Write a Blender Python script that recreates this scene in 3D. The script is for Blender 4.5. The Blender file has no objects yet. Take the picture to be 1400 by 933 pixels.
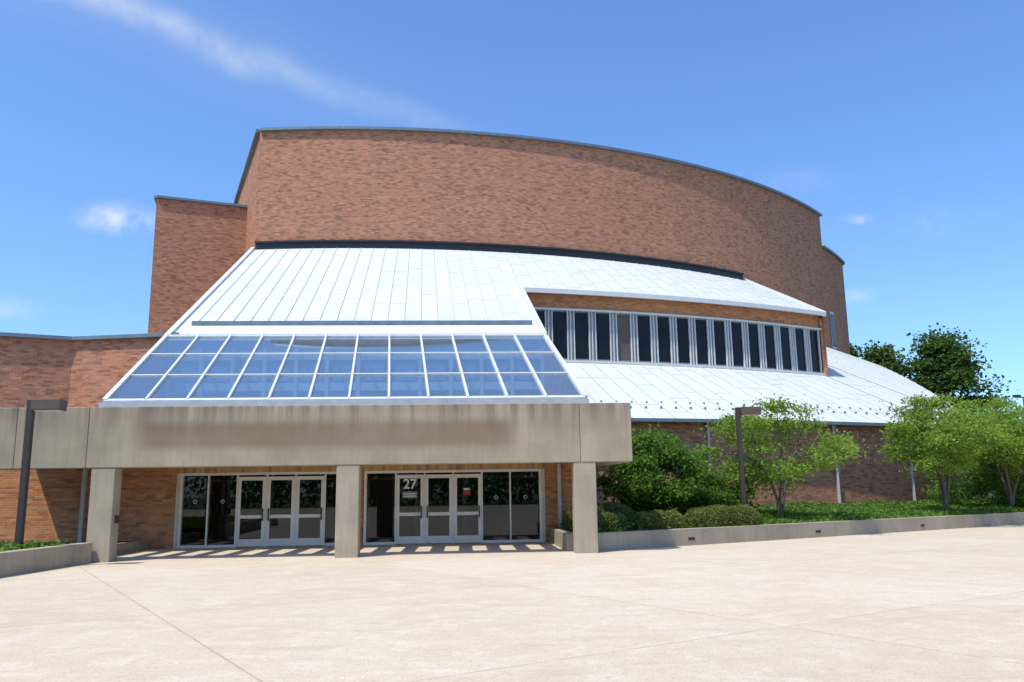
import bpy, math, random
import numpy as np
from mathutils import Vector, Matrix
random.seed(7); rng=np.random.default_rng(7)
scene=bpy.context.scene
scene.view_settings.view_transform='Standard'
scene.view_settings.look='None'
scene.view_settings.exposure=0

# ------------------------------------------------------------ helpers
class MB:
    def __init__(s): s.v=[];s.f=[];s.uv=[];s.mi=[]
    def face(s,pts,uvs=None,mi=0):
        n=len(s.v); pts=[Vector(p) for p in pts]
        s.v+= [tuple(p) for p in pts]; s.f.append(tuple(range(n,n+len(pts))))
        if uvs is None:
            nr=(pts[1]-pts[0]).cross(pts[2]-pts[0])
            ax=max(range(3),key=lambda i:abs(nr[i]))
            if ax==0: uvs=[(p.y,p.z) for p in pts]
            elif ax==1: uvs=[(p.x,p.z) for p in pts]
            else: uvs=[(p.x,p.y) for p in pts]
        s.uv+=uvs; s.mi.append(mi)
    def box(s,x0,x1,y0,y1,z0,z1,mi=0):
        a=[(x0,y0,z0),(x1,y0,z0),(x1,y1,z0),(x0,y1,z0),(x0,y0,z1),(x1,y0,z1),(x1,y1,z1),(x0,y1,z1)]
        s.hexa(a,mi)
    def hexa(s,a,mi=0):
        n=len(s.v); a=[Vector(p) for p in a]; s.v+=[tuple(p) for p in a]
        for q in ((0,1,5,4),(1,2,6,5),(2,3,7,6),(3,0,4,7),(4,5,6,7),(3,2,1,0)):
            s.f.append(tuple(n+i for i in q)); s.mi.append(mi)
            nr=(a[q[1]]-a[q[0]]).cross(a[q[2]]-a[q[0]])
            ax=max(range(3),key=lambda i:abs(nr[i]))
            for i in q:
                p=a[i]; s.uv.append((p.y,p.z) if ax==0 else ((p.x,p.z) if ax==1 else (p.x,p.y)))
    def bar(s,p,q,w,h,mi=0,up=(0,0,1)):
        p=Vector(p);q=Vector(q);d=(q-p).normalized();up=Vector(up)
        r=d.cross(up)
        if r.length<1e-4: r=d.cross(Vector((0,1,0)))
        r.normalize(); u=r.cross(d).normalized()
        r*=w/2;u*=h/2
        s.hexa([p-r-u,p+r-u,q+r-u,q-r-u,p-r+u,p+r+u,q+r+u,q-r+u],mi)
    def tube(s,pts,rad,n=6,mi=0):
        pts=[Vector(p) for p in pts]; base=len(s.v)
        for i,p in enumerate(pts):
            d=(pts[min(i+1,len(pts)-1)]-pts[max(i-1,0)]).normalized()
            a=d.cross(Vector((0.3,1,0.1))).normalized(); b=d.cross(a)
            for k in range(n):
                t=2*math.pi*k/n
                s.v.append(tuple(p+(a*math.cos(t)+b*math.sin(t))*rad[i]))
        for i in range(len(pts)-1):
            for k in range(n):
                s.f.append((base+i*n+k,base+i*n+(k+1)%n,base+(i+1)*n+(k+1)%n,base+(i+1)*n+k)); s.mi.append(mi)
                s.uv+=[(0,0)]*4
    def wall(s,pts,z0,z1,mi=0):
        u=0
        for i in range(len(pts)-1):
            a=pts[i];b=pts[i+1];L=math.hypot(b[0]-a[0],b[1]-a[1])
            za0=z0[i] if isinstance(z0,list) else z0; zb0=z0[i+1] if isinstance(z0,list) else z0
            za1=z1[i] if isinstance(z1,list) else z1; zb1=z1[i+1] if isinstance(z1,list) else z1
            s.face([(a[0],a[1],za0),(b[0],b[1],zb0),(b[0],b[1],zb1),(a[0],a[1],za1)],
                   [(u,za0),(u+L,zb0),(u+L,zb1),(u,za1)],mi)
            u+=L
    def obj(s,name,mats,parent=None,bevel=0,smooth=False):
        me=bpy.data.meshes.new(name); me.from_pydata(s.v,[],s.f)
        l=me.uv_layers.new(name='UVMap')
        l.data.foreach_set('uv',[c for t in s.uv for c in t])
        for m in mats: me.materials.append(m)
        me.polygons.foreach_set('material_index',s.mi)
        if smooth: me.polygons.foreach_set('use_smooth',[True]*len(s.f))
        o=bpy.data.objects.new(name,me); scene.collection.objects.link(o)
        if parent: o.parent=parent
        if bevel:
            b=o.modifiers.new('bevel','BEVEL'); b.width=bevel; b.segments=2; b.limit_method='ANGLE'
        return o
def empty(name,loc=(0,0,0)):
    e=bpy.data.objects.new(name,None); e.location=(0,0,0); scene.collection.objects.link(e); return e

# ------------------------------------------------------------ materials
class NT:
    def __init__(s,tree): s.t=tree; s.n=tree.nodes; s.l=tree.links
    def new(s,ty,**k):
        n=s.n.new(ty)
        for a,b in k.items(): setattr(n,a,b)
        return n
    def put(s,sock,val):
        if hasattr(val,'is_output') or isinstance(val,bpy.types.NodeSocket): s.l.new(val,sock)
        else: sock.default_value=val
    def math(s,op,a,b=0,c=0,clamp=False):
        n=s.new('ShaderNodeMath',operation=op,use_clamp=clamp)
        for i,x in enumerate((a,b,c)): s.put(n.inputs[i],x)
        return n.outputs[0]
    def vm(s,op,a,b=None,scale=None):
        n=s.new('ShaderNodeVectorMath',operation=op); s.put(n.inputs[0],a)
        if b is not None: s.put(n.inputs[1],b)
        if scale is not None: s.put(n.inputs['Scale'],scale)
        return n.outputs['Value'] if op in('DOT_PRODUCT','LENGTH','DISTANCE') else n.outputs['Vector']
    def mix(s,f,a,b,mode='MIX'):
        n=s.new('ShaderNodeMix',data_type='RGBA',blend_type=mode)
        s.put(n.inputs[0],f); s.put(n.inputs[6],a); s.put(n.inputs[7],b); return n.outputs[2]
    def noise(s,vec,scale,detail=3,rough=.55,dist=0):
        n=s.new('ShaderNodeTexNoise'); s.put(n.inputs['Vector'],vec)
        n.inputs['Scale'].default_value=scale;n.inputs['Detail'].default_value=detail
        n.inputs['Roughness'].default_value=rough; n.inputs['Distortion'].default_value=dist
        return n.outputs['Fac']
    def mr(s,v,a,b,c=0,d=1,smooth=False):
        n=s.new('ShaderNodeMapRange'); 
        if smooth: n.interpolation_type='SMOOTHSTEP'
        s.put(n.inputs[0],v)
        for i,x in enumerate((a,b,c,d)): n.inputs[i+1].default_value=x
        return n.outputs[0]
    def mapping(s,vec,scale=(1,1,1),rot=(0,0,0),loc=(0,0,0)):
        n=s.new('ShaderNodeMapping'); s.put(n.inputs[0],vec)
        n.inputs['Scale'].default_value=scale;n.inputs['Rotation'].default_value=rot;n.inputs['Location'].default_value=loc
        return n.outputs[0]
def C(r,g,b): return (r,g,b,1)
def newmat(name):
    m=bpy.data.materials.new(name); m.use_nodes=True; t=NT(m.node_tree)
    p=m.node_tree.nodes['Principled BSDF']; return m,t,p
def simple(name,col,rough=.5,metal=0,var=.12,scale=3,spec=.5):
    m,t,p=newmat(name); tc=t.new('ShaderNodeTexCoord').outputs['Object']
    n=t.noise(tc,scale,2)
    f=t.mr(n,.3,.7)
    c=t.mix(f,C(*[x*(1-var) for x in col]),C(*[min(1,x*(1+var)) for x in col]))
    t.put(p.inputs['Base Color'],c); p.inputs['Roughness'].default_value=rough; p.inputs['Metallic'].default_value=metal
    p.inputs['Specular IOR Level'].default_value=spec
    return m
def brickmat(name,c1,c2,dark,mortar,bw=.26,rh=.09,mott=.18,fls=.6):
    m,t,p=newmat(name); uv=t.new('ShaderNodeTexCoord').outputs['UV']
    b=t.new('ShaderNodeTexBrick'); t.put(b.inputs['Vector'],uv)
    b.inputs['Scale'].default_value=1; b.inputs['Brick Width'].default_value=bw; b.inputs['Row Height'].default_value=rh
    b.inputs['Mortar Size'].default_value=.008; b.inputs['Mortar Smooth'].default_value=.2
    b.inputs['Color1'].default_value=C(*c1); b.inputs['Color2'].default_value=C(*c2); b.inputs['Mortar'].default_value=C(*mortar)
    sep=t.new('ShaderNodeSeparateXYZ'); t.put(sep.inputs[0],uv)
    row=t.math('FLOOR',t.math('DIVIDE',sep.outputs[1],rh))
    wr=t.new('ShaderNodeTexWhiteNoise',noise_dimensions='1D'); t.put(wr.inputs['W'],row)
    colm=t.math('FLOOR',t.math('DIVIDE',t.math('ADD',sep.outputs[0],t.math('MULTIPLY',wr.outputs['Value'],bw*3)),bw*1.25))
    cmb=t.new('ShaderNodeCombineXYZ'); t.put(cmb.inputs[0],colm); t.put(cmb.inputs[1],row)
    wn=t.new('ShaderNodeTexWhiteNoise',noise_dimensions='2D'); t.put(wn.inputs['Vector'],cmb.outputs[0])
    fl=t.mr(wn.outputs['Value'],.70,.90,0,fls)
    c=t.mix(fl,b.outputs['Color'],C(*dark))
    lt=t.mr(wn.outputs['Value'],0,.22,.4,0)
    c=t.mix(lt,c,C(*[min(1,x*1.5) for x in c1]))
    big=t.mr(t.noise(uv,.30,3,.6),.35,.7,0,mott)
    c=t.mix(big,c,C(*[x*.72 for x in c1]))
    st=t.mr(t.noise(t.mapping(uv,(1.2,.12,1)),1.0,2),.5,.75,0,.2)
    c=t.mix(st,c,C(*[x*1.3 for x in c1]))
    t.put(p.inputs['Base Color'],c); p.inputs['Roughness'].default_value=.85; p.inputs['Specular IOR Level'].default_value=.2
    bp=t.new('ShaderNodeBump'); bp.inputs['Strength'].default_value=.5; bp.inputs['Distance'].default_value=.01; bp.invert=True
    t.put(bp.inputs['Height'],b.outputs['Fac']); t.put(p.inputs['Normal'],bp.outputs[0])
    return m
M_brick=brickmat('brick_brown',(.49,.215,.122),(.35,.148,.085),(.16,.075,.052),(.42,.29,.20))
M_brick2=brickmat('brick_entrance',(.57,.245,.105),(.43,.175,.078),(.26,.11,.058),(.50,.33,.20),.24,.08,.15)
M_soldier=brickmat('brick_soldier',(.58,.36,.17),(.48,.27,.12),(.3,.15,.07),(.45,.36,.26),.08,.24,.1)

def concretemat(name,base,stain=False,bump=.4):
    m,t,p=newmat(name); oc=t.new('ShaderNodeTexCoord').outputs['Object']
    n1=t.noise(oc,.9,4,.6); n2=t.noise(t.mapping(oc,(5,5,.35)),1.6,4,.6); n3=t.noise(oc,45,2)
    c=t.mix(t.mr(n1,.3,.7),C(*[x*.78 for x in base]),C(*[x*1.1 for x in base]))
    c=t.mix(t.mr(n2,.47,.78,0,.4),c,C(base[0]*.55,base[1]*.53,base[2]*.48))
    c=t.mix(t.mr(n3,.35,.65,0,.30),c,C(*[x*.6 for x in base]))
    if stain:
        s=t.new('ShaderNodeSeparateXYZ'); t.put(s.inputs[0],oc)
        x=t.math('ABSOLUTE',t.math('ADD',s.outputs[0],3.7)); z=t.math('ABSOLUTE',t.math('SUBTRACT',s.outputs[2],3.30))
        mx=t.mr(x,4.7,5.5,1,0,True); mz=t.mr(z,.20,.52,1,0,True)
        k=t.math('MULTIPLY',t.math('MULTIPLY',mx,mz),t.mr(t.noise(oc,.6,2),.2,.7,.55,.9))
        c=t.mix(k,c,C(base[0]*.52,base[1]*.43,base[2]*.36))
        zt=t.mr(s.outputs[2],3.2,4.1,0,1); stn=t.mr(t.noise(t.mapping(oc,(3,3,.15)),1.3,4),.42,.62,0,.65)
        c=t.mix(t.math('MULTIPLY',zt,stn),c,C(.11,.093,.075))
        n6=t.mr(t.noise(t.mapping(oc,(.5,.5,1.5)),1,4),.45,.7,0,.3); c=t.mix(n6,c,C(base[0]*.7,base[1]*.66,base[2]*.6))
    t.put(p.inputs['Base Color'],c); p.inputs['Roughness'].default_value=.9; p.inputs['Specular IOR Level'].default_value=.2
    bp=t.new('ShaderNodeBump'); bp.inputs['Strength'].default_value=bump; bp.inputs['Distance'].default_value=.02
    t.put(bp.inputs['Height'],n3); t.put(p.inputs['Normal'],bp.outputs[0])
    return m
M_conc=concretemat('weathered_concrete',(.41,.34,.245),True)
M_conc2=concretemat('planter_concrete',(.42,.355,.26))

def roofmat():
    m,t,p=newmat('standing_seam_metal'); g=t.new('ShaderNodeNewGeometry'); oc=t.new('ShaderNodeTexCoord').outputs['Object']
    r=g.outputs['Random Per Island']
    c=t.mix(r,C(.575,.605,.59),C(.62,.645,.625))
    n=t.mr(t.noise(t.mapping(oc,(1,.25,.25)),1.2,5,.65),.42,.75,0,.35)
    c=t.mix(n,c,C(.50,.55,.54))
    n=t.mr(t.noise(oc,.22,3,.6),.45,.7,0,.25)
    c=t.mix(n,c,C(.50,.545,.54))
    t.put(p.inputs['Base Color'],c); p.inputs['Metallic'].default_value=.0; p.inputs['Roughness'].default_value=.55
    p.inputs['Specular IOR Level'].default_value=.3
    return m
M_roof=roofmat()
M_seam=simple('roof_seam_metal',(.49,.525,.52),.5,0,.1)
M_joint=simple('roof_joint',(.43,.46,.465),.5,0,.1)
M_white=simple('white_painted_metal',(.62,.63,.62),.45,0,.06)
M_grey=simple('grey_window_panel',(.40,.42,.44),.5,0,.1)
M_coping=simple('coping_metal',(.17,.22,.25),.4,.4)
M_dark=simple('dark_flashing',(.02,.022,.026),.5)
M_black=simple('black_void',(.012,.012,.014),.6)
M_alu=simple('door_frame_aluminium',(.80,.77,.70),.4,.0,.05)
M_bronze=simple('bronze_lamp_paint',(.04,.03,.024),.5,0,.15)
M_lampbox=simple('lamp_box_brown',(.10,.065,.045),.55,0,.1)
M_cream=simple('cream_trim',(.66,.58,.45),.6)
M_paper=simple('notice_paper',(.8,.79,.75),.7)
M_red=simple('red_notice',(.45,.03,.03),.6)
M_pipe=simple('downspout_paint',(.50,.48,.45),.5)
M_lightbrown=simple('gravel_roof',(.35,.33,.30),.9)

def glassdark(name,base,rough=.03,spec=.6):
    m,t,p=newmat(name); oc=t.new('ShaderNodeTexCoord').outputs['Object']
    n=t.mr(t.noise(oc,.8,3),.3,.7)
    t.put(p.inputs['Base Color'],t.mix(n,C(*[x*.5 for x in base]),C(*[x*1.6 for x in base])))
    p.inputs['Roughness'].default_value=rough; p.inputs['Specular IOR Level'].default_value=spec
    return m
M_wglass=glassdark('dark_window_glass',(.006,.006,.008),.12,.25)
def clearglass():
    m,t,p=newmat('door_glass'); n=m.node_tree; n.nodes.remove(p); out=n.nodes['Material Output']
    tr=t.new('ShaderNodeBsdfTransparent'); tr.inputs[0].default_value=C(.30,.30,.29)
    gl=t.new('ShaderNodeBsdfGlossy'); gl.inputs['Roughness'].default_value=.01; gl.inputs['Color'].default_value=C(.9,.95,1)
    m2=t.new('ShaderNodeMixShader'); m2.inputs[0].default_value=.05
    n.links.new(tr.outputs[0],m2.inputs[1]); n.links.new(gl.outputs[0],m2.inputs[2]); n.links.new(m2.outputs[0],out.inputs[0]); return m
M_glass=clearglass()
def skyglass():
    m,t,p=newmat('skylight_glass'); n=m.node_tree
    n.nodes.remove(p); out=n.nodes['Material Output']
    tr=t.new('ShaderNodeBsdfTransparent'); tr.inputs[0].default_value=C(.55,.76,.95)
    gl=t.new('ShaderNodeBsdfGlossy'); gl.inputs['Color'].default_value=C(.92,.97,1); gl.inputs['Roughness'].default_value=.02
    df=t.new('ShaderNodeBsdfDiffuse'); df.inputs[0].default_value=C(.30,.42,.55)
    m1=t.new('ShaderNodeMixShader'); m1.inputs[0].default_value=.24
    n.links.new(tr.outputs[0],m1.inputs[1]); n.links.new(df.outputs[0],m1.inputs[2])
    fr=t.new('ShaderNodeFresnel'); fr.inputs[0].default_value=1.55
    r=t.new('ShaderNodeNewGeometry').outputs['Random Per Island']
    f=t.math('ADD',t.math('MULTIPLY',fr.outputs[0],1.8),t.math('MULTIPLY',r,.12),clamp=True)
    m2=t.new('ShaderNodeMixShader'); t.put(m2.inputs[0],f)
    n.links.new(m1.outputs[0],m2.inputs[1]); n.links.new(gl.outputs[0],m2.inputs[2]); n.links.new(m2.outputs[0],out.inputs[0])
    return m
M_sky=skyglass()

def leafmat(name,dark,light,trans=.35):
    m,t,p=newmat(name); n=m.node_tree; n.nodes.remove(p); out=n.nodes['Material Output']
    g=t.new('ShaderNodeNewGeometry'); oc=t.new('ShaderNodeTexCoord').outputs['Object']
    f=t.math('ADD',t.math('MULTIPLY',g.outputs['Random Per Island'],.6),t.mr(t.noise(oc,1.3,1),.3,.7,0,.4))
    c=t.mix(f,C(*dark),C(*light))
    d=t.new('ShaderNodeBsdfDiffuse'); t.put(d.inputs[0],c)
    tl=t.new('ShaderNodeBsdfTranslucent'); t.put(tl.inputs[0],t.mix(.5,c,C(light[0]*1.5,light[1]*1.4,light[2]*.6)))
    mx=t.new('ShaderNodeMixShader'); mx.inputs[0].default_value=trans
    n.links.new(d.outputs[0],mx.inputs[1]); n.links.new(tl.outputs[0],mx.inputs[2])
    n.links.new(mx.outputs[0],out.inputs[0])
    return m
L_tree=leafmat('leaf_light_green',(.11,.19,.035),(.29,.42,.085),.45)
L_shrub=leafmat('leaf_shrub',(.045,.11,.02),(.15,.27,.05),.35)
L_hedge=leafmat('leaf_hedge',(.075,.10,.028),(.21,.25,.07),.25)
L_ivy=leafmat('leaf_ivy',(.055,.12,.022),(.17,.29,.06),.3)
L_far=leafmat('leaf_far',(.04,.085,.025),(.12,.20,.055),.25)
M_bark=simple('bark',(.11,.085,.065),.9,0,.35,12)
M_soil=simple('planting_soil',(.035,.045,.02),.95,0,.4,5)
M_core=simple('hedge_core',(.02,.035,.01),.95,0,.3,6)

def plazamat():
    m,t,p=newmat('plaza_exposed_aggregate'); oc=t.new('ShaderNodeTexCoord').outputs['Object']
    s=t.new('ShaderNodeSeparateXYZ'); t.put(s.inputs[0],oc)
    P=t.math('ADD',t.math('MULTIPLY',s.outputs[0],.872),t.math('MULTIPLY',s.outputs[1],.489))
    Q=t.math('ADD',t.math('MULTIPLY',s.outputs[0],-.489),t.math('MULTIPLY',s.outputs[1],.872))
    def lines(v,off,sp):
        u=t.math('ADD',v,1000*sp-off); u=t.math('MODULO',u,sp); u=t.math('MINIMUM',u,t.math('SUBTRACT',sp,u)); return t.mr(u,.004,.018,1,0,True),t.math('FLOOR',t.math('DIVIDE',t.math('ADD',v,1000*sp-off),sp))
    l1,i1=lines(P,2.33,6.1); l2,i2=lines(Q,1.0,6.1)
    ln=t.math('MAXIMUM',l1,l2)
    cmb=t.new('ShaderNodeCombineXYZ'); t.put(cmb.inputs[0],i1); t.put(cmb.inputs[1],i2)
    wn=t.new('ShaderNodeTexWhiteNoise',noise_dimensions='2D'); t.put(wn.inputs['Vector'],cmb.outputs[0])
    base=t.mix(wn.outputs['Value'],C(.575,.480,.355),C(.645,.55,.42))
    n1=t.noise(oc,.28,5,.62,.6); n2=t.noise(oc,1.9,5,.7); n3=t.noise(oc,38,2,.7); n4=t.noise(t.mapping(oc,(1,3,1),(0,0,.5)),.8,4,.65)
    n5=t.noise(oc,9,3,.7)
    c=t.mix(t.mr(n1,.42,.68,0,.55),base,C(.54,.405,.27))
    c=t.mix(t.mr(n2,.48,.70,0,.5),c,C(.71,.65,.54))
    c=t.mix(t.mr(n4,.53,.72,0,.45),c,C(.45,.365,.26))
    c=t.mix(t.mr(n5,.50,.68,0,.40),c,C(.42,.335,.235))
    c=t.mix(t.mr(n3,.48,.68,0,.55),c,C(.33,.27,.20))
    c=t.mix(t.math('MULTIPLY',ln,t.mr(t.noise(oc,1.1,2),.3,.6,.3,.8)),c,C(.32,.23,.155))
    t.put(p.inputs['Base Color'],c); p.inputs['Roughness'].default_value=.85; p.inputs['Specular IOR Level'].default_value=.25
    bp=t.new('ShaderNodeBump'); bp.inputs['Strength'].default_value=.35; bp.inputs['Distance'].default_value=.01
    t.put(bp.inputs['Height'],n3); t.put(p.inputs['Normal'],bp.outputs[0])
    return m
M_plaza=plazamat()
M_grass=simple('grass_ground',(.07,.11,.03),.95,0,.35,.8)

# ------------------------------------------------------------ world
w=bpy.data.worlds.new('World'); scene.world=w; w.use_nodes=True
T=NT(w.node_tree); bg=w.node_tree.nodes['Background']
SUN_EL=math.radians(62); sh=Vector((-.76,-.65)).normalized()
sky=T.new('ShaderNodeTexSky',sky_type='NISHITA'); sky.sun_disc=False
sky.sun_elevation=SUN_EL; sky.sun_rotation=math.atan2(sh.x,sh.y)%(2*math.pi)
sky.air_density=1.0; sky.dust_density=1.0; sky.ozone_density=2.5
dirv=T.new('ShaderNodeTexCoord').outputs['Generated']
nz=T.new('ShaderNodeTexNoise'); nz.inputs['Scale'].default_value=6; nz.inputs['Detail'].default_value=4; T.put(nz.inputs['Vector'],dirv)
dd=T.vm('ADD',dirv,T.vm('SCALE',T.vm('SUBTRACT',nz.outputs['Color'],(.5,.5,.5)),scale=.05))
p1=Vector((-.4737,1,.6335)).normalized(); p2=Vector((-.068,1,.4771)).normalized()
n_=p1.cross(p2).normalized(); tan=(p2-p1).normalized()
d=T.math('ABSOLUTE',T.vm('DOT_PRODUCT',dd,tuple(n_)))
tt=T.vm('DOT_PRODUCT',dd,tuple(tan)); t1=p1.dot(tan); t2=p2.dot(tan)
band=T.mr(d,0,.024,1,0,True); fade=T.mr(tt,t1+.05,t2+.16,1,0,False)
puff=T.noise(dirv,24,4,.65)
m=T.math('MULTIPLY',T.math('MULTIPLY',band,fade),T.mr(puff,.3,.7,.12,.40))
wide=T.mr(d,0,.07,1,0,True)
m=T.math('ADD',m,T.math('MULTIPLY',T.math('MULTIPLY',wide,fade),.08))
for (a,b,rx,amp) in ((-.421,.3406,.060,.75),(.5064,.3393,.024,.5),(-.55,.225,.05,.25),(.50,.235,.030,.3),(.62,.34,.07,.14),(.43,.385,.07,.10)):
    c=Vector((a,1,b)).normalized()
    v=T.vm('MULTIPLY',T.vm('SUBTRACT',dd,tuple(c)),(1,1,2.6))
    k=T.mr(T.vm('LENGTH',v),0,rx,1,0,True)
    k=T.math('MULTIPLY',T.math('MULTIPLY',k,T.mr(puff,.38,.62,.1,1)),amp)
    m=T.math('MAXIMUM',m,k)
col=T.mix(1.0,sky.outputs[0],C(1.12,1.50,1.95),'MULTIPLY')
col=T.mix(m,col,C(7.2,7.6,8.0))
T.put(bg.inputs['Color'],col); bg.inputs['Strength'].default_value=.125
sd=bpy.data.lights.new('sun','SUN'); sd.energy=4.6; sd.angle=math.radians(.53); sd.color=(1,.93,.81)
so=bpy.data.objects.new('sun',sd); scene.collection.objects.link(so)
tosun=Vector((sh.x*math.cos(SUN_EL),sh.y*math.cos(SUN_EL),math.sin(SUN_EL)))
so.rotation_euler=tosun.to_track_quat('Z','Y').to_euler(); so.location=(-40,-30,80)

# ------------------------------------------------------------ camera
cd=bpy.data.cameras.new('camera'); cam=bpy.data.objects.new('camera',cd); scene.collection.objects.link(cam); scene.camera=cam
cd.lens=29.06; cd.sensor_width=36; cd.clip_end=5000
Rm=Matrix.Rotation(-math.atan(.06),4,'Z')@Matrix.Rotation(math.radians(90+10.4),4,'X')@Matrix.Rotation(-.0145,4,'Z')
cam.matrix_world=Matrix.Translation((0,0,1.65))@Rm

# ------------------------------------------------------------ ground
g=MB(); g.face([(-2500,-2500,-.004),(2500,-2500,-.004),(2500,2500,-.004),(-2500,2500,-.004)]); g.obj('ground',[M_grass])
g=MB(); g.face([(-60,-60,0),(70,-60,0),(70,46,0),(-60,46,0)]); g.obj('plaza_pavement',[M_plaza])

# ------------------------------------------------------------ building
B=empty('auditorium_building')
cx,cy=-7.2,111.4
def pol(rho,deg): a=math.radians(deg); return (cx+rho*math.sin(a),cy-rho*math.cos(a))
def arc(rho,a0,a1,n): return [pol(rho,a0+(a1-a0)*i/n) for i in range(n+1)]
def zl(rho): return 14.3-.495*(rho-56)
def plane(y): return 4.85+.5*(y-28.6)

# drum
mb=MB()
mb.wall([(-25,86),(-19.7,70.2),(-14.3,55.85)]+arc(56,-7.2,47.1,70),9,27.1)
e=pol(56,47.1); mb.wall([e,(e[0]+3,e[1]+18)],9,27.1)
mb.obj('drum_wall',[M_brick],B)
mb=MB(); mb.wall(arc(56,47.1,54.4,10)+[(40,100)],9,24.0); mb.obj('side_drum_wall',[M_brick],B)
mb=MB()
mb.face([(x,y,26.9) for x,y in [(-25,86),(-19.7,70.2),(-14.3,55.95)]+arc(55.9,-7.2,47.1,40)+[(e[0]+3,e[1]+18)]])
mb.face([(x,y,23.8) for x,y in arc(55.9,47.1,54.4,8)+[(40,100),(20,100)]])
mb.obj('drum_roof',[M_lightbrown],B)
mb=MB()
def coping(pts,z,w=.5,h=.2,mi=0):
    for a,b in zip(pts[:-1],pts[1:]): mb.bar((a[0],a[1],z),(b[0],b[1],z),w,h,mi)
coping([(-25,86),(-19.7,70.2),(-14.35,55.85)],27.15); coping(arc(56,-7.25,47.2,60),27.15); coping(arc(56,47.1,54.5,10)+[(40,100)],24.05)
mb.obj('coping',[M_coping],B)
mb=MB(); mb.wall(arc(56.12,-7.25,32.2,60),18.35,18.85); coping(arc(56.1,-7.25,32.2,60),18.85,.35,.12); mb.obj('drum_base_flashing',[M_dark],B)
mb=MB()
for a0,a1,z0,z1,mi,r in ((47.5,48.7,14.4,17.9,0,56.06),(47.65,48.55,14.6,17.7,1,56.10)):
    mb.wall([pol(r,a0),pol(r,a1)],z0,z1,mi)
mb.obj('side_window',[M_white,M_wglass],B)

# tower
mb=MB(); tw=[(-24.6,68),(-22.7,59.9),(-16.6,62),(-18.6,70)]
mb.wall(tw,0,23.6); mb.obj('stair_tower_wall',[M_brick],B)
mb=MB(); mb.face([(x,y,23.5) for x,y in tw]); mb.obj('stair_tower_roof',[M_lightbrown],B)
mb=MB(); coping(tw,23.65,.4,.18); mb.obj('stair_tower_coping',[M_coping],B)

# left wing upper wall + flat roofs
wing=[(-40,27.6),(-19.9,36.1),(-17.3,37.2),(-12.4,36.3)]
mb=MB(); mb.wall(wing,3.6,8.6); mb.obj('wing_wall',[M_brick],B)
mb=MB(); coping(wing,8.65,.4,.16); mb.obj('wing_coping',[M_coping],B)
mb=MB(); mb.face([(-40,27.7,8.5),(-19.9,36.2,8.5),(-17.3,37.3,8.5),(-12.4,36.4,8.5),(-13.8,60,8.5),(-40,60,8.5)])
mb.face([(-40,28.7,3.95),(-12.2,28.7,3.95),(-12.6,37.4,3.95),(-40,37.4,3.95)]); mb.obj('wing_flat_roof',[M_lightbrown],B)

# metal roofs
roof=MB(); seam=MB(); 
def strip(tops,bots):
    for i in range(len(tops)-1):
        t0,t1,b0,b1=[Vector(p) for p in (tops[i],tops[i+1],bots[i],bots[i+1])]
        L=((t0-b0).length+(t1-b1).length)/2
        ks=[0]; step=4.0/L; k=random.choice((.25,.5,.75,1.0))*step
        while k<1-.15*step: ks.append(k); k+=step
        ks.append(1)
        for a,b in zip(ks[:-1],ks[1:]):
            roof.face([b0.lerp(t0,a),b1.lerp(t1,a),b1.lerp(t1,b),b0.lerp(t0,b)])
            if b<1:
                nrm=(t0-b0).cross(b1-b0).normalized()
                if nrm.z<0: nrm=-nrm
                seam.bar(b0.lerp(t0,b)+nrm*.004,b1.lerp(t1,b)+nrm*.004,.04,.010,1,nrm)
    for i in range(0,len(tops)):
        t0,b0=Vector(tops[i]),Vector(bots[i]); 
        seam.bar(b0+Vector((0,0,.015)),t0+Vector((0,0,.015)),.035,.05,0)
N=21; tops=[];bots=[]
for i in range(N+1):
    f=i/N; xt=-14.4+f*(2.9+14.4); yt=cy-math.sqrt(56**2-(xt-cx)**2)+.03
    xb=-12.95+f*(3.55+12.95); tops.append((xt,yt,18.42)); bots.append((xb,37.7,plane(37.7)))
strip(tops,bots)
N=22; tops=[];bots=[]
for i in range(N+1):
    f=i/N; xt=2.9+f*(22.9-2.9); xb=3.2+f*(23.5-3.2)
    tops.append((xt,cy-math.sqrt(56**2-(xt-cx)**2)+.03,18.42)); bots.append((xb,cy-math.sqrt(67.5**2-(xb-cx)**2),12.85))
strip(tops,bots)
roof.face([(2.9,tops[0][1],18.41),(3.2,bots[0][1],12.84),(3.27,bots[0][1],plane(bots[0][1])-.01)])
upper_bots=bots
def cut(deg):
    p=Vector((38.4,78.8));q=Vector((30.6,47));dv=q-p; s=math.sin(math.radians(deg)); c=-math.cos(math.radians(deg))
    det=s*(-dv.y)-c*(-dv.x); rx=p.x-cx; ry=p.y-cy
    return (rx*(-dv.y)-ry*(-dv.x))/det
angs=[8.2+i*(26.9-8.2)/22 for i in range(23)]
strip([(*pol(66.8,a),zl(66.8)) for a in angs],[(*pol(74.9,a),zl(74.9)) for a in angs])
angs=[26.9+i*(30.4-26.9)/4 for i in range(5)]
strip([(*pol(56,a),zl(56)) for a in angs],[(*pol(74.9,a),zl(74.9)) for a in angs])
angs=[30.4+i*(54.2-30.4)/22 for i in range(23)]
strip([(*pol(56,a),zl(56)) for a in angs],[(*pol(max(56.02,cut(a)),a),zl(max(56.02,cut(a)))) for a in angs])
roof.obj('metal_roof_panels',[M_roof],B); seam.obj('metal_roof_seams',[M_seam,M_joint],B)

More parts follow.
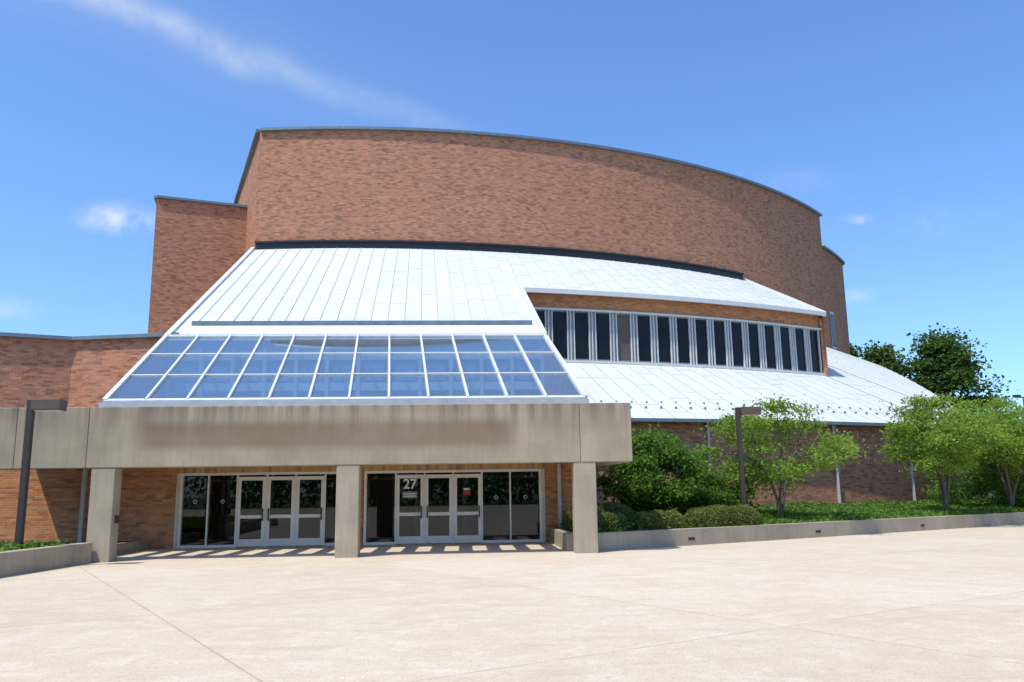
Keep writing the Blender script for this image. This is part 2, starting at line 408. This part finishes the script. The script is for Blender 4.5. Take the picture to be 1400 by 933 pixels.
# roof edge trims
mb=MB()
def P3(x,y,dz=0): return (x,y,plane(y)+dz)
mb.bar(P3(-12.75,35.8,.04),(-14.45,55.9,18.5),.22,.18); mb.bar(P3(3.6,35.8,.04),P3(3.2,44.7,.04),.2,.2)
for a,b in zip(upper_bots[:-1],upper_bots[1:]): mb.bar((a[0],a[1]-.03,a[2]-.08),(b[0],b[1]-.03,b[2]-.08),.12,.26)
mb.bar((23.5,upper_bots[-1][1],12.85),(22.95,64.2,18.45),.16,.2)
la=arc(74.95,8.4,30.4,30)
for a,b in zip(la[:-1],la[1:]): mb.bar((*a,4.9),(*b,4.9),.12,.16,1)
mb.bar((*la[-1],4.95),(38.4,78.8,14.35),.2,.2)
mb.face([(-12.85,35.85,plane(35.85)),(3.6,35.85,plane(35.85)),(3.55,37.7,plane(37.7)),(-12.95,37.7,plane(37.7))])
mb.bar((-12.85,35.85,8.42),(3.62,35.85,8.42),.2,.3)
mb.bar((-12.3,37.55,plane(37.55)+.10),(3.2,37.55,plane(37.55)+.10),.10,.2,1)
mb.obj('roof_edge_trim',[M_white,M_coping],B)
mb=MB()
for i in range(34):
    a=8.8+i*.63; r=73.6; x,y=pol(r,a); z=zl(r); mb.box(x-.05,x+.05,y-.05,y+.05,z,z+.10)
    x,y=pol(72.9,a+.3); z=zl(72.9); mb.box(x-.04,x+.04,y-.04,y+.04,z,z+.08)
mb.obj('snow_guards',[M_coping],B)

# cheek walls
mb=MB()
mb.wall(list(zip([4.2,3.55,3.15,2.85],[28.6,35.8,44.9,56.2])),0,[4.8,8.4,12.6,18.0])
mb.wall(list(zip([-12.05,-12.75,-13.5,-14.35],[28.6,35.8,44.9,55.8])),0,[4.8,8.4,12.75,18.2])
mb.wall([(23.4,51.4),(23.15,58),(22.85,64)],[zl(math.hypot(23.4-cx,51.4-cy))-.3,zl(math.hypot(23.15-cx,58-cy))-.3,zl(math.hypot(22.85-cx,64-cy))-.3],[12.75,15.5,18.35])
mb.obj('cheek_walls',[M_brick],B)
lw=arc(74.4,8.3,30.4,40)
mb=MB(); mb.wall(lw,0,4.95); mb.wall([lw[-1],(38.3,78.8)],0,[4.9,14.2]); mb.obj('curved_lower_wall',[M_brick],B)

# clerestory
mb=MB(); mb.wall(arc(67.0,8.9,27.15,40),11.85,12.85); mb.obj('clerestory_brick_band',[M_brick2],B)
mb=MB(); fr=MB()
mb.wall(arc(66.9,8.9,27.15,40),8.6,11.9,0)
nb=16; A0,A1=9.2,27.0
for i in range(nb):
    a0=A0+(A1-A0)*i/nb; a1=A0+(A1-A0)*(i+1)/nb; w_=a1-a0
    def rad(a,r): return pol(r,a)
    g0=a0+w_*.16; g1=a0+w_*.86
    mb.wall([rad(g0,66.96),rad(g1,66.96)],9.05,11.72,2 if i==4 else 1)
    for a in (a0,g0,g1):
        x,y=rad(a,67.02); fr.bar((x,y,8.85),(x,y,11.82),.045,.12,0,(x-cx,y-cy,0))
aa=arc(67.06,8.9,27.2,36)
for a,b in zip(aa[:-1],aa[1:]):
    fr.bar((*a,11.84),(*b,11.84),.2,.10); fr.bar((*a,8.86),(*b,8.86),.25,.14)
x,y=pol(67.05,27.12); fr.bar((x,y,8.7),(x,y,12.6),.3,.3,1)
mb.obj('clerestory_windows',[M_grey,M_wglass,simple('brown_board',(.10,.08,.065),.7)],B); fr.obj('clerestory_frames',[M_white,M_brick2],B)

# skylight
BL=Vector((-12.1,28.6,4.88)); BR=Vector((4.25,28.6,4.88)); TL=Vector((-12.77,35.8,8.46)); TR=Vector((3.6,35.8,8.46))
def S(u,v): return BL.lerp(BR,u).lerp(TL.lerp(TR,u),v)
nrm=(BR-BL).cross(TL-BL).normalized()
mb=MB(); fr=MB()
for i in range(12):
    for j in range(3):
        a,b=i/12+.002,(i+1)/12-.002; c_,d_=j/3+.004,(j+1)/3-.004
        mb.face([S(a,c_),S(b,c_),S(b,d_),S(a,d_)])
for i in range(13):
    fr.bar(S(i/12,0)+nrm*.03,S(i/12,1)+nrm*.03,.08 if 0<i<12 else .16,.14,0,nrm)
for j in range(4): fr.bar(S(0,j/3)+nrm*.015,S(1,j/3)+nrm*.015,.075 if 0<j<3 else .18,.10,0,nrm)
fr.bar(BL+Vector((-.1,-.12,-.16)),BR+Vector((.1,-.12,-.16)),.25,.2,1)
mb.obj('skylight_glass',[M_sky],B); fr.obj('skylight_frame',[M_white,M_grey],B)
mb=MB()
mb.wall([(-12.6,36.2),(3.5,36.2)],0,8.6,0)
mb.box(-12.4,3.4,35.9,36.1,6.1,6.45,1); mb.box(-12.4,3.4,35.9,36.1,7.45,8.5,1)
for i in range(13):
    x=-12.6+i*1.34; mb.box(x-.08,x+.08,35.85,36.12,4,8.3,1)
for i in range(12):
    x=-12.6+(i+.5)*1.34; mb.box(x-.42,x+.42,36.0,36.15,6.55,7.35,2); mb.box(x-.42,x+.42,36.0,36.15,5.0,5.9,2)
mb.box(-12,4,28.8,36.2,.001,.02,3); mb.box(-12.0,4.1,31.5,36.0,3.4,3.6,0)
mb.obj('lobby_interior',[simple('lobby_wall_paint',(.58,.62,.66),.8),M_white,simple('lobby_blue',(.22,.35,.50),.4),simple('lobby_floor',(.10,.07,.055),.4)],B)

# entrance wall
mb=MB(); Y=28.6
mb.wall([(-40,Y),(-9.55,Y)],0,4.0); mb.wall([(-12.05,Y),(-9.55,Y)],4.0,4.75); mb.wall([(-3.72,Y),(-3.38,Y)],0,4.75)
mb.wall([(2.68,Y),(4.25,Y)],0,4.75); mb.wall([(-9.55,Y),(-3.72,Y)],2.66,4.75); mb.wall([(-3.38,Y),(2.68,Y)],2.66,4.75)
mb.obj('entrance_wall',[M_brick2],B)
mb=MB(); mb.box(-9.55,-3.72,Y-.02,Y+.2,2.44,2.66); mb.box(-3.38,2.68,Y-.02,Y+.2,2.44,2.66); mb.obj('soldier_course',[M_soldier],B)
fr=MB(); gl=MB(); misc=MB()
def pane(x0,x1,z0,z1,y): gl.face([(x0,y,z0),(x1,y,z0),(x1,y,z1),(x0,y,z1)])
def fixed(x0,x1):
    pane(x0+.03,x1-.03,.08,2.36,Y+.08)
    fr.box(x0,x1,Y+.02,Y+.14,0.0,.09)
def door(x0,x1,mir=1):
    s=.10
    fr.box(x0+.03,x0+.03+s,Y+.0,Y+.07,.02,2.30); fr.box(x1-.03-s,x1-.03,Y+.0,Y+.07,.02,2.30)
    fr.box(x0+.03+s,x1-.03-s,Y+.003,Y+.067,2.18,2.30); fr.box(x0+.03+s,x1-.03-s,Y+.003,Y+.067,.02,.26)
    fr.box(x0+.03+s,x1-.03-s,Y-.01,Y+.067,.93,1.04)
    pane(x0+.03+s,x1-.03-s,.26,.93,Y+.03); pane(x0+.03+s,x1-.03-s,1.04,2.18,Y+.03)
    hx=x1-.10 if mir>0 else x0+.10
    misc.box(hx-.02,hx+.02,Y-.09,Y-.06,.85,1.25,0); misc.box(hx-.02,hx+.02,Y-.06,Y,.87,.90,0); misc.box(hx-.02,hx+.02,Y-.06,Y,1.2,1.23,0)
def group(x0,x1,cells):
    fr.box(x0,x1,Y-.02,Y+.16,2.36,2.44)
    fr.box(x0,x0+.09,Y-.02,Y+.16,0,2.36); fr.box(x1-.09,x1,Y-.02,Y+.16,0,2.36)
    k=0
    for a,b,ty in cells:
        if ty=='f': fixed(a,b)
        else: door(a,b,1 if k%2==0 else -1); k+=1
        if b<x1-.15: fr.box(b-.025,b+.025,Y-.015,Y+.15,0,2.36)
group(-9.45,-3.75,[(-9.36,-8.52,'f'),(-8.52,-7.57,'f'),(-7.57,-6.60,'d'),(-6.60,-5.64,'d'),(-5.64,-4.66,'d'),(-4.66,-3.84,'f')])
group(-3.36,2.66,[(-3.27,-2.30,'f'),(-2.30,-1.33,'d'),(-1.33,-.36,'d'),(-.36,.62,'d'),(.62,1.58,'f'),(1.58,2.57,'f')])
misc.box(-9.55,-9.452,Y-.06,Y+.16,0,2.44,2); misc.box(2.662,2.76,Y-.06,Y-.003,0,2.44,2)
misc.box(-2.08,-1.58,Y+.015,Y+.025,1.52,1.74,4); misc.box(-2.03,-1.63,Y+.008,Y+.012,1.57,1.60,1); misc.box(-2.03,-1.63,Y+.008,Y+.012,1.65,1.68,1)
misc.box(-.02,.22,Y+.015,Y+.025,1.60,1.76,3); misc.box(0,.20,Y+.015,Y+.025,1.765,1.83,1)
for x in (-8.95,-8.05,1.1,2.1):
    for (u0,v0,u1,v1) in ((-.07,0,0,.07),(0,.07,.07,0),(.07,0,0,-.07),(0,-.07,-.07,0)):
        misc.bar((x+u0,Y+.07,1.5+v0),(x+u1,Y+.07,1.5+v1),.02,.014,1)
fr.obj('door_frames',[M_alu],B); gl.obj('door_glass',[M_glass],B); misc.obj('door_hardware_and_notices',[M_black,M_paper,M_cream,M_red,M_coping],B)
tcu=bpy.data.curves.new('building_number','FONT'); tcu.body='27'; tcu.size=.46; tcu.extrude=.004; tcu.offset=.010; tcu.align_x='CENTER'
to=bpy.data.objects.new('building_number',tcu); scene.collection.objects.link(to); to.parent=B
to.location=(-1.82,Y+.02,1.84); to.rotation_euler=(math.radians(90),0,0); tcu.materials.append(M_paper)
# vestibule
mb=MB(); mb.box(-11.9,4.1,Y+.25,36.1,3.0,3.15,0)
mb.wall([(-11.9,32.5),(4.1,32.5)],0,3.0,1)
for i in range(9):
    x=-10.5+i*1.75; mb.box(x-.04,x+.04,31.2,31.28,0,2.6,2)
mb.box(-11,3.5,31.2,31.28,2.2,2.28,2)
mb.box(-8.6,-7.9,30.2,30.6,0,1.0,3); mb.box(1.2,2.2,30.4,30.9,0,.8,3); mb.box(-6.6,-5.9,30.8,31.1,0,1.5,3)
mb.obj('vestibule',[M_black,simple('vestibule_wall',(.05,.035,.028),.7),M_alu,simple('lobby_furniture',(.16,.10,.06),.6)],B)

# canopy
mb=MB()
for x0,x1 in ((-40,-22.01),(-22,-12.0),(-11.99,-10.12),(-10.11,3.24),(3.25,4.70)):
    mb.box(x0,x1,23.0,23.55,2.46,4.10)
mb.box(4.15,4.699,23.56,28.5,2.46,4.08)
mb.obj('canopy_fascia_beam',[M_conc],B,bevel=.018)
mb=MB()
for x in (-9.65,-3.15,3.35): mb.box(x-.31,x+.31,23.02,23.52,-.02,2.46)
mb.box(-22.3,-21.7,23.02,23.52,-.02,2.46)
mb.obj('canopy_columns',[M_conc2],B,bevel=.02)
mb=MB(); x=-16
while x<4: mb.box(x,x+.30,23.56,25.99,3.45,3.75); x+=.85
mb.box(-14.5,4.14,26.0,28.55,3.45,3.75)
mb.obj('canopy_pergola_beams',[M_conc2],B)
mb=MB()
for (x,y,z1) in ((3.25,28.48,2.6),(-12.5,28.45,3.9)): mb.box(x-.06,x+.06,y-.06,y+.06,0.02,z1)
for a in (14.75,20.6,24.85,28.3):
    x,y=pol(74.5,a); mb.box(x-.06,x+.06,y-.06,y+.06,0.3,4.8)
mb.obj('downspouts',[M_pipe],B)
mb=MB(); mb.box(-9.34,-9.26,23.2,23.3,1.0,1.2); mb.obj('wall_fixture',[M_bronze],B)

# ------------------------------------------------------------ planters
def front(x): return 23.62+(x-3.75)*.565
mb=MB(); n_seg=9; xs=[3.72+i*(45-3.72)/n_seg for i in range(n_seg+1)]
dx,dy=.8706,.492
for a,b in zip(xs[:-1],xs[1:]):
    A_=(a+.006*dx,front(a)+.006*dy); B_=(b-.006*dx,front(b)-.006*dy); ox,oy=-.492*.3,.8706*.3
    mb.hexa([(A_[0],A_[1],-.02),(B_[0],B_[1],-.02),(B_[0]+ox,B_[1]+oy,-.02),(A_[0]+ox,A_[1]+oy,-.02),
             (A_[0],A_[1],.50),(B_[0],B_[1],.50),(B_[0]+ox,B_[1]+oy,.50),(A_[0]+ox,A_[1]+oy,.50)])
mb.box(2.9,3.2,23.9,28.55,-.02,.48); mb.box(3.2,3.7,23.7,24.0,-.02,.485)
for x in (6.9,12.1,17.5):
    y=front(x); mb.bar((x-.12,y-.072,.2),(x+.12,y+.064,.2),.02,.09,1)
mb.obj('planter_wall',[M_conc2,M_dark],bevel=.02)
mb=MB()
def lx(y): return -9.75-(22.9-y)*.08
for y0,y1 in ((6,12),(12.01,19),(19.01,22.95)):
    mb.hexa([(lx(y0)-.35,y0,-.02),(lx(y0),y0,-.02),(lx(y1),y1,-.02),(lx(y1)-.35,y1,-.02),(lx(y0)-.35,y0,.52),(lx(y0),y0,.52),(lx(y1),y1,.52),(lx(y1)-.35,y1,.52)])
mb.box(-10.6,-10.3,23.55,28.55,-.02,.3)
mb.obj('planter_wall',[M_conc2],bevel=.02)
mb=MB()
NX,NY=40,12
def bz(x,t): return .43+.04*t+.03*math.sin(x*1.7+t)
for i in range(NX):
    for j in range(NY):
        xa=3.2+i*41/NX; xb=3.2+(i+1)*41/NX; ta=.2+j*1.6; tb=.2+(j+1)*1.6
        mb.face([(xa,front(xa)+ta,bz(xa,ta)),(xb,front(xb)+ta,bz(xb,ta)),(xb,front(xb)+tb,bz(xb,tb)),(xa,front(xa)+tb,bz(xa,tb))])
mb.obj('planting_bed',[M_soil],smooth=True)
mb=MB(); mb.face([(-40,6,.44),(-11.3,6,.44),(-10.05,22.9,.44),(-40,22.9,.44)]); mb.face([(-40,22.9,.28),(-10.5,22.9,.28),(-10.5,28.5,.28),(-40,28.5,.28)]); mb.obj('planting_bed',[M_soil])

# ------------------------------------------------------------ foliage
def leaves_arrays(cent,size,flat=0.0):
    n=len(cent); a=rng.normal(size=(n,3)); a[:,2]*=(1-flat); a/=np.linalg.norm(a,axis=1)[:,None]
    b=rng.normal(size=(n,3)); b[:,2]*=(1-flat); b-= (b*a).sum(1)[:,None]*a; b/=np.linalg.norm(b,axis=1)[:,None]
    s=size*rng.uniform(.6,1.3,size=(n,1))
    v=np.empty((n,4,3)); v[:,0]=cent-a*s*.5; v[:,1]=cent+b*s*.3; v[:,2]=cent+a*s*.5; v[:,3]=cent-b*s*.3
    return v.reshape(-1,3)
def leaf_obj(name,cent,size,mat,parent=None,flat=0.0):
    v=leaves_arrays(np.asarray(cent),size,flat); n=len(v)//4
    me=bpy.data.meshes.new(name); me.vertices.add(4*n); me.vertices.foreach_set('co',v.ravel())
    me.loops.add(4*n); me.loops.foreach_set('vertex_index',np.arange(4*n,dtype=np.int32))
    me.polygons.add(n); me.polygons.foreach_set('loop_start',np.arange(0,4*n,4,dtype=np.int32)); me.polygons.foreach_set('loop_total',np.full(n,4,dtype=np.int32))
    me.update(calc_edges=True); me.validate(); me.materials.append(mat)
    o=bpy.data.objects.new(name,me); scene.collection.objects.link(o)
    if parent: o.parent=parent
    return o
def tree(name,x,y,z,h,cw,cb,tr,nl,ncl,nleaf,size,mat,seed,stems=3,shape=1.0,cr=.55,flat=.35):
    r=random.Random(seed); E=empty(name); mb=MB()
    cz=(cb+h)/2; hz=(h-cb)/2; limbs=[]
    for k in range(stems):
        an=2*math.pi*k/stems+r.uniform(-.4,.4); rr=cw*.5*r.uniform(.35,.6) if stems>1 else .1
        tip=Vector((math.cos(an)*rr,math.sin(an)*rr,h*r.uniform(.75,.92))); pts=[]
        for i in range(7):
            f=i/6; pts.append(Vector((tip.x*f**1.3+r.uniform(-.06,.06)*f*3,tip.y*f**1.3+r.uniform(-.06,.06)*f*3,tip.z*f)))
        q0=tr/math.sqrt(stems)*1.1
        mb.tube([p+Vector((x,y,z)) for p in pts],[q0*(1-.82*i/6) for i in range(7)],7); limbs.append(pts)
    cl=[]
    for k in range(ncl):
        for _ in range(30):
            p=Vector((r.uniform(-1,1),r.uniform(-1,1),r.uniform(-1,1)))
            if p.length<1 and p.length>.35: break
        zz=cz+p.z*hz*.92; wd=(1-max(0,p.z)*.35*shape)
        c=Vector((p.x*cw*.48*wd,p.y*cw*.48*wd,zz)); cl.append(c)
        best=None
        for L in limbs:
            for q in L[1:]:
                dd_=(q-c).length+ (0 if q.z<c.z else 1.0)
                if best is None or dd_<best[0]: best=(dd_,q)
        q=best[1]; mid=q.lerp(c,.5)+Vector((r.uniform(-.15,.15),r.uniform(-.15,.15),r.uniform(-.05,.2)))
        o=Vector((x,y,z)); mb.tube([q+o,mid+o,c+o],[tr*.22,tr*.14,tr*.05],5)
    mb.obj('trunk_and_limbs',[M_bark],E,smooth=True)
    cent=[]; per=nleaf//ncl
    for c in cl:
        s=cr*r.uniform(.6,1.35); k=int(per*r.uniform(.6,1.4))
        g_=rng.normal(size=(k,3))*np.array([s*.55,s*.55,s*.26])+np.array([c.x+x,c.y+y,c.z+z]); cent.append(g_)
    leaf_obj('foliage',np.concatenate(cent),size,mat,E,flat); return E
tree('ornamental_tree',11.7,30.6,.6,4.35,5.3,.8,.12,5,58,12500,.13,L_tree,11,stems=4,cr=.56,shape=.8)
tree('ornamental_tree',20.2,34.3,.7,5.0,4.8,1.2,.12,5,62,14500,.14,L_tree,5,stems=3,cr=.58)
tree('ornamental_tree',24.9,37.0,.7,4.9,6.0,1.1,.13,5,72,17500,.14,L_tree,8,stems=3,cr=.62)
tree('ornamental_tree',30.0,41.0,.7,5.4,6.5,1.0,.12,5,60,14000,.18,L_tree,18,stems=3,cr=.7)
tree('large_shrub',6.75,29.6,.45,3.3,3.7,.3,.09,5,80,24000,.14,L_shrub,21,stems=5,shape=1.2,cr=.55)
tree('large_shrub',9.3,31.5,.45,2.0,3.4,.1,.07,5,45,10000,.13,L_shrub,22,stems=4,shape=1,cr=.45)
tree('large_shrub',27.5,41.5,.5,2.8,9.0,.1,.07,5,70,14000,.16,L_shrub,24,stems=4,shape=1,cr=.7)
tree('shade_tree',51.8,86,0,18.6,10.0,5,.35,5,95,30000,.42,L_far,31,stems=1,shape=1.6,cr=1.6)
tree('shade_tree',46.2,88,0,17.2,7.0,5,.3,5,60,16000,.42,L_far,32,stems=1,shape=1.3,cr=1.4)
tree('shade_tree',42.4,90,0,18.3,6.8,5,.3,5,50,14000,.42,L_far,36,stems=1,shape=1.3,cr=1.3)

def hedge(name,x0,x1,yc,dep,z0,z1,n,seed):
    E=empty(name); r=np.random.default_rng(seed)
    hx,hy,hz=(x1-x0)/2,dep/2,(z1-z0); cxx=(x0+x1)/2
    d=r.normal(size=(n,3)); d[:,2]=np.abs(d[:,2])
    k=(np.abs(d)**4).sum(1)**.25; p=d/k[:,None]*r.uniform(.88,1.04,size=(n,1))
    bump=1+.04*np.sin(p[:,0]*9+seed)+.03*np.cos(p[:,1]*7)
    c=np.stack([cxx+p[:,0]*hx*bump,yc+p[:,1]*hy+ .5*p[:,0]*hx,z0+p[:,2]*hz*bump],1)
    leaf_obj('foliage',c,.07,L_hedge,E)
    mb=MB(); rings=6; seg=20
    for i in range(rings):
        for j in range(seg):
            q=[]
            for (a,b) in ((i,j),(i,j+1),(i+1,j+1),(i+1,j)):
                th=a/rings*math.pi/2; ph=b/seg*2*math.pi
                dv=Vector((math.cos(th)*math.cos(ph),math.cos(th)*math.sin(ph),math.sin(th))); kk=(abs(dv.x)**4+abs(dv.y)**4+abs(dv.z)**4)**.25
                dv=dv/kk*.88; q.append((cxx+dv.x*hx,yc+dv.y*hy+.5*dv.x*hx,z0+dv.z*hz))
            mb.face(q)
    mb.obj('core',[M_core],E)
hedge('clipped_hedge',3.5,4.95,25.3,1.1,.42,.98,7000,1)
hedge('clipped_hedge',5.2,6.9,26.0,1.2,.42,1.0,8000,2)
hedge('clipped_hedge',7.1,9.9,27.2,1.4,.42,1.10,13000,3)
hedge('clipped_hedge',3.3,5.6,27.3,1.4,.42,1.25,8000,4)

n=52000; X=3.3+rng.random(n)**1.1*33; Tt=.25+rng.random(n)*9.5
Yv=23.62+(X-3.75)*.565+Tt
hgt=.43+.04*Tt+.02+rng.random(n)*(.06+.14*(.5+.5*np.sin(X*1.3+np.sin(Tt*1.1)*2)))
keep=~((X<4.3)&(Yv>28.4)); keep&=(np.hypot(X-cx,Yv-cy)>74.5); keep&=~((X<9.8)&(Tt<2.0)&(rng.random(n)<.85))
leaf_obj('ivy_ground_cover',np.stack([X,Yv,hgt],1)[keep],.14,L_ivy,None,.3)
n=16000; X=-10.05-rng.random(n)*9; Yv=9+rng.random(n)*13.8; hgt=.45+rng.random(n)*.16; X=np.where(X>-9.75-(22.9-Yv)*.08-.3,X-.5-(22.9-Yv).clip(0)*.08,X)
leaf_obj('ivy_ground_cover',np.stack([X,Yv,hgt],1),.12,L_ivy,None,.3)
c=[]
for i in range(150):
    x=rng.uniform(48,230); y=rng.uniform(105,150)+x*.2; hh=rng.uniform(5,9.5); s=rng.uniform(2,3.6)
    c.append(rng.normal(size=(260,3))*np.array([s,s,hh*.33])+np.array([x,y,hh*.5]))
for i in range(60):
    x=rng.uniform(-200,-60); y=rng.uniform(90,140); hh=rng.uniform(6,10); c.append(rng.normal(size=(160,3))*np.array([3,3,hh*.33])+np.array([x,y,hh*.5]))
for i in range(90):   # campus trees on the far side of the plaza (seen only reflected in the door glass)
    x=rng.uniform(-80,80); y=rng.uniform(-85,-62); hh=rng.uniform(7,13); c.append(rng.normal(size=(330,3))*np.array([2.6,2.6,hh*.3])+np.array([x,y,hh*.5]))
c=np.concatenate(c); c=c[c[:,2]>0]; leaf_obj('distant_trees',c,.8,L_far)

# ------------------------------------------------------------ lamps
def lamp(x,y,z,h):
    E=empty('street_lamp'); mb=MB()
    mb.box(x-.075,x+.075,y-.075,y+.075,z,z+h-.004); mb.box(x-.14,x+.14,y-.14,y+.14,z,z+.05)
    mb.obj('post',[M_bronze],E,bevel=.008)
    mb=MB(); mb.box(x+.078,x+.78,y-.2,y+.2,z+h-.27,z+h); mb.obj('luminaire',[M_lampbox],E,bevel=.015)
    mb=MB(); mb.box(x+.14,x+.72,y-.15,y+.15,z+h-.285,z+h-.272); mb.obj('lens',[M_paper],E)
lamp(-10.75,21.2,.42,3.68); lamp(9.65,28.6,.45,4.05)
E=empty('parking_lot_lamp'); mb=MB(); X0,Y0=86,122
mb.tube([(X0,Y0,0),(X0,Y0,15)],[.14,.09],8); mb.box(X0-1.3,X0+1.3,Y0-.06,Y0+.06,14.9,15.05)
mb.box(X0-1.5,X0-.5,Y0-.3,Y0+.3,15.0,15.35); mb.box(X0+.5,X0+1.5,Y0-.3,Y0+.3,15.0,15.35); mb.obj('pole_and_heads',[M_bronze],E)
